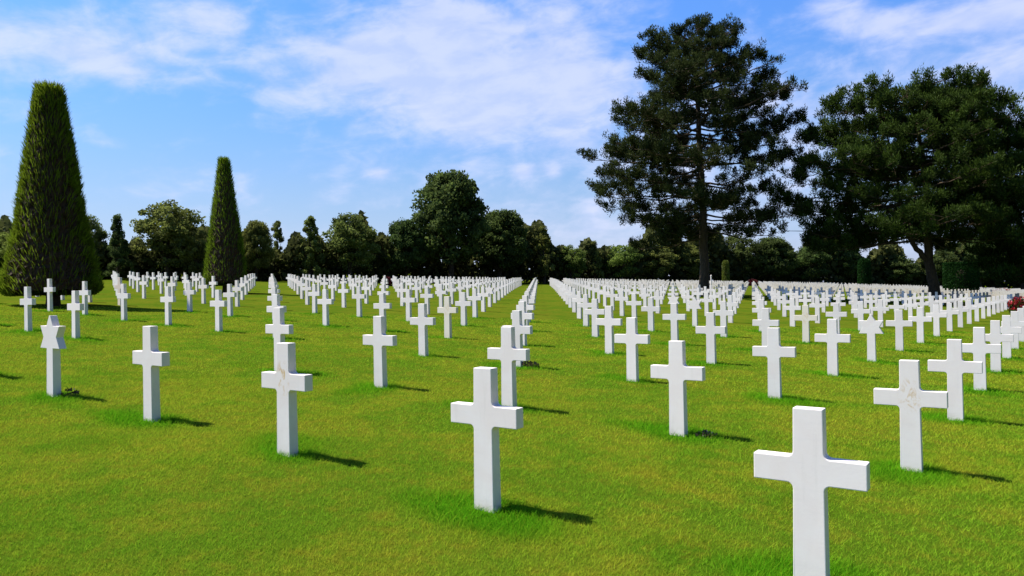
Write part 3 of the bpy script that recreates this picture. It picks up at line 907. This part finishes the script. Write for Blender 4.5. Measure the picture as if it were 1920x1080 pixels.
def beside(i, j, u, v):
    p = lat(i, j) + ROWH * u + DEPH * v
    p[2] = float(ground(p[0], p[1])); return p
leafy('dry_plant', 'withered brown plant at the foot of the nearest star headstone', 'plant', beside(-3, 0, 0.17, 0.12), 0, 0.10, 0.10,
      [('leaf', MAT_DRY, 70, 0.05, 0.0, 1.0), ('flower', MAT_PETAL, 5, 0.03, 0.5, 1.0)])
leafy('dry_plant', 'withered brown plant at the foot of the cross right of centre', 'plant', beside(1, 1, 0.26, 0.10), 0, 0.07, 0.12,
      [('leaf', MAT_DRY, 80, 0.045, 0.0, 1.0), ('flower', MAT_PETAL, 6, 0.03, 0.5, 1.0)])
leafy('dry_plant', 'small dark withered plant behind the crosses beside the central aisle', 'plant', beside(0, 2, 0.2, 0.1), 0, 0.12, 0.15,
      [('leaf', MAT_DRY, 110, 0.06, 0.0, 1.0)])
leafy('rose_bush', 'bright red flowering rose bush at the right edge of the picture', 'shrub', at_depth(1913, 44.0), 0, 1.05, 0.62,
      [('leaves', MAT_CLIP, 500, 0.16, 0.0, 0.9), ('blossom', MAT_ROSE, 520, 0.15, 0.25, 1.0)])
leafy('maroon_shrub', 'dark maroon shrub at the end of the grass strip right of the tall pine', 'shrub', at_depth(1411, 150.0), 0, 1.4, 1.1,
      [('leaves', MAT_MAROON, 1400, 0.3, 0.0, 1.0)])
leafy('maroon_shrub', 'reddish shrub against the wood left of the domed pine', 'shrub', at_depth(727, 70.0), 0, 0.9, 0.5,
      [('leaves', MAT_MAROON, 700, 0.2, 0.0, 1.0)])
leafy('pink_rose_bush', 'low pale red rose bed among the far crosses at right', 'shrub', at_depth(1880, 118.0), 0, 1.1, 1.5,
      [('leaves', MAT_CLIP, 300, 0.2, 0.0, 0.8), ('blossom', MAT_ROSE, 200, 0.25, 0.3, 1.0)])

def marker_post():
    b = at_depth(1334, 56.0)
    h = top_height(1334, 517, b)
    bm = bmesh.new()
    bmesh.ops.create_cone(bm, cap_ends=True, segments=10, radius1=0.055, radius2=0.045, depth=h, matrix=Matrix.Translation((0, 0, h / 2)))
    bmesh.ops.create_uvsphere(bm, u_segments=10, v_segments=6, radius=0.06, matrix=Matrix.Translation((0, 0, h)))
    o = obj('marker_post', bm_mesh('marker_post', bm, MAT_MARBLE), loc=b)
    tag(o, 'slim tall white post standing beside the tall pine trunk', 'post')
marker_post()

# ------------------------------------------------------------------ sun and sky
SUN_EL, SUN_HEAD = R(57), R(-78)          # heading measured from straight ahead, negative to the left
sd = np.array([math.sin(SUN_HEAD) * math.cos(SUN_EL), math.cos(SUN_HEAD) * math.cos(SUN_EL), math.sin(SUN_EL)])
L = bpy.data.lights.new('sun', 'SUN'); L.energy = 5.0; L.angle = R(0.53); L.color = (1.0, 0.94, 0.85)
lo = bpy.data.objects.new('sun', L); C.objects.link(lo)
lo.rotation_euler = Vector(sd.tolist()).to_track_quat('Z', 'Y').to_euler()

def sky():
    w = bpy.data.worlds.new('World'); S.world = w; w.use_nodes = True
    t = NT(w.node_tree); t.n.clear()
    out = t.new('ShaderNodeOutputWorld'); bg = t.new('ShaderNodeBackground')
    st = t.new('ShaderNodeTexSky', sky_type='NISHITA')
    st.sun_disc = False; st.sun_elevation = SUN_EL; st.sun_rotation = SUN_HEAD
    st.altitude = 0; st.air_density = 1.0; st.dust_density = 0.4; st.ozone_density = 3.0
    hs = t.new('ShaderNodeHueSaturation'); t.l.new(st.outputs[0], hs.inputs['Color'])
    hs.inputs['Saturation'].default_value = 1.25
    tc = t.new('ShaderNodeTexCoord').outputs['Generated']
    sp = t.new('ShaderNodeSeparateXYZ'); t.l.new(tc, sp.inputs[0])
    x, y, z = sp.outputs
    skyc = t.mix(t.rng(z, 0.08, 0.42), hs.outputs[0], t.mix(1.0, hs.outputs[0], col(1.35, 1.42, 1.70), 'MULTIPLY'))
    skyc = t.mix(1.0, skyc, col(1.06, 1.04, 1.10), 'MULTIPLY')
    az = t.math('ARCTAN2', x, y); el = t.math('ARCSINE', z)
    # sky dimmed opposite the sun and overhead, added to deepen shade on the stones
    anti = t.math('ADD', t.math('MULTIPLY', t.math('COSINE', t.math('SUBTRACT', az, R(112))), 0.5), 0.5)
    dark = t.math('MULTIPLY', t.rng(anti, 0.62, 0.95, 1.0, 0.38), t.rng(z, 0.42, 0.75, 1.0, 0.62))
    # cloud layer at a fixed height: project the direction on it
    zz = t.math('MAXIMUM', t.math('ADD', z, 0.10), 0.03)
    cb = t.new('ShaderNodeCombineXYZ'); t.l.new(t.math('DIVIDE', x, zz), cb.inputs[0]); t.l.new(t.math('DIVIDE', y, zz), cb.inputs[1])
    p = cb.outputs[0]
    # clouds are seen nearly edge-on: noise in direction space, stretched sideways
    ce = t.new('ShaderNodeCombineXYZ'); t.l.new(az, ce.inputs[0]); t.l.new(t.math('MULTIPLY', el, 1.5), ce.inputs[1])
    q = t.mapping(ce.outputs[0], rot=(0, 0, R(-14)))
    f1 = t.noise(q, 8.5, 7, 0.57, 0.4)
    f2 = t.noise(t.mapping(q, scale=(1.0, 1.6, 1), loc=(4.2, 1.3, 0)), 15.0, 6, 0.58, 0.3)
    f = t.math('ADD', t.math('MULTIPLY', f1, 0.6), t.math('MULTIPLY', f2, 0.4))
    B = None
    def ang(px, py):
        a = math.atan((px - 960) / F); e = math.atan((540 - py - 0.017 * (px - 960)) / F * math.cos(a)); return a, e
    blobs = [  # px, py, half width px, half height px, amount
        (640, 110, 170, 75, 1.0), (800, 130, 190, 90, 1.1), (970, 90, 190, 100, 1.0), (1060, 200, 190, 75, 0.9), (900, 225, 110, 40, 0.7),
        (90, 85, 190, 62, 1.25), (200, 120, 70, 30, 0.7), (400, 20, 70, 38, 1.0), (330, 80, 60, 50, 0.5), (840, 30, 60, 40, 0.9), (1160, 50, 120, 80, 0.6),
        (1830, 22, 130, 30, 1.3), (1900, 110, 90, 80, 0.9), (1570, 10, 60, 26, 1.0), (1560, 150, 170, 80, 0.62), (1700, 120, 100, 45, 0.35),
        (915, 197, 34, 18, 1.5), (905, 215, 60, 16, 0.6), (988, 322, 22, 13, 1.3), (1040, 322, 16, 12, 1.1), (715, 325, 26, 10, 0.8), (310, 320, 80, 12, 0.5), (215, 270, 40, 16, 0.45),
        (1100, 400, 240, 80, 0.75), (960, 300, 200, 40, 0.35), (640, 360, 200, 50, 0.42), (1110, 385, 26, 18, 0.5), (300, 360, 120, 40, 0.3), (1660, 460, 60, 40, 0.7), (1400, 330, 200, 140, 0.75), (1750, 260, 160, 70, 0.5),
    ]
    for px, py, sx, sy, amt in blobs:
        a, e = ang(px, py)
        dx = t.math('MULTIPLY', t.math('SUBTRACT', az, a), F / sx); dy = t.math('MULTIPLY', t.math('SUBTRACT', el, e), F / sy)
        r2 = t.math('ADD', t.math('MULTIPLY', dx, dx), t.math('MULTIPLY', dy, dy))
        g = t.math('MULTIPLY', t.math('EXPONENT', t.math('MULTIPLY', r2, -0.85)), amt)
        B = g if B is None else t.math('ADD', B, g)
    # a little of the same cloud elsewhere in the sky, outside the photograph
    B = t.math('ADD', B, t.math('MULTIPLY', t.rng(t.math('ABSOLUTE', az), 0.65, 0.9), 0.22))
    dens = t.math('ADD', t.math('MULTIPLY', t.math('SUBTRACT', f, 0.5), 3.1), t.math('MULTIPLY', B, 0.62))
    cover = t.rng(dens, 0.04, 1.08, 0.0, 0.68)
    cc = t.mix(t.rng(f2, 0.35, 0.65), col(5.3, 5.8, 8.3), col(6.5, 6.7, 8.6))
    veil = t.rng(el, 0.24, 0.0, 0.0, 0.62)       # pale thin veil towards the horizon
    skyc = t.mix(veil, skyc, col(2.95, 3.7, 6.7))
    c = t.mix(cover, skyc, cc)
    c = t.mix(1.0, c, dark, 'MULTIPLY')
    t.l.new(c, bg.inputs['Color']); bg.inputs['Strength'].default_value = 0.076
    t.l.new(bg.outputs[0], out.inputs['Surface'])
sky()

# ------------------------------------------------------------------ camera and view
cam = bpy.data.cameras.new('camera'); cam.sensor_width = 36.0; cam.lens = 36.0 * F / 1920.0
cam.clip_start = 0.05; cam.clip_end = 8000
co = bpy.data.objects.new('camera', cam); C.objects.link(co)
mt = Matrix.Identity(4)
for k in range(3):
    mt[k][0] = RIGHT[k]; mt[k][1] = UP[k]; mt[k][2] = -FWD[k]; mt[k][3] = CAM[k]
co.matrix_world = mt
S.camera = co
S.view_settings.view_transform = 'Standard'
S.view_settings.look = 'None'
S.view_settings.exposure = 0.78
S.view_settings.gamma = 1.0
S.render.engine = 'CYCLES'
S.cycles.max_bounces = 6
S.cycles.transparent_max_bounces = 4
print('graves', len(graves), 'individual', len(ind), 'depth of last', ind[-1][3][1])
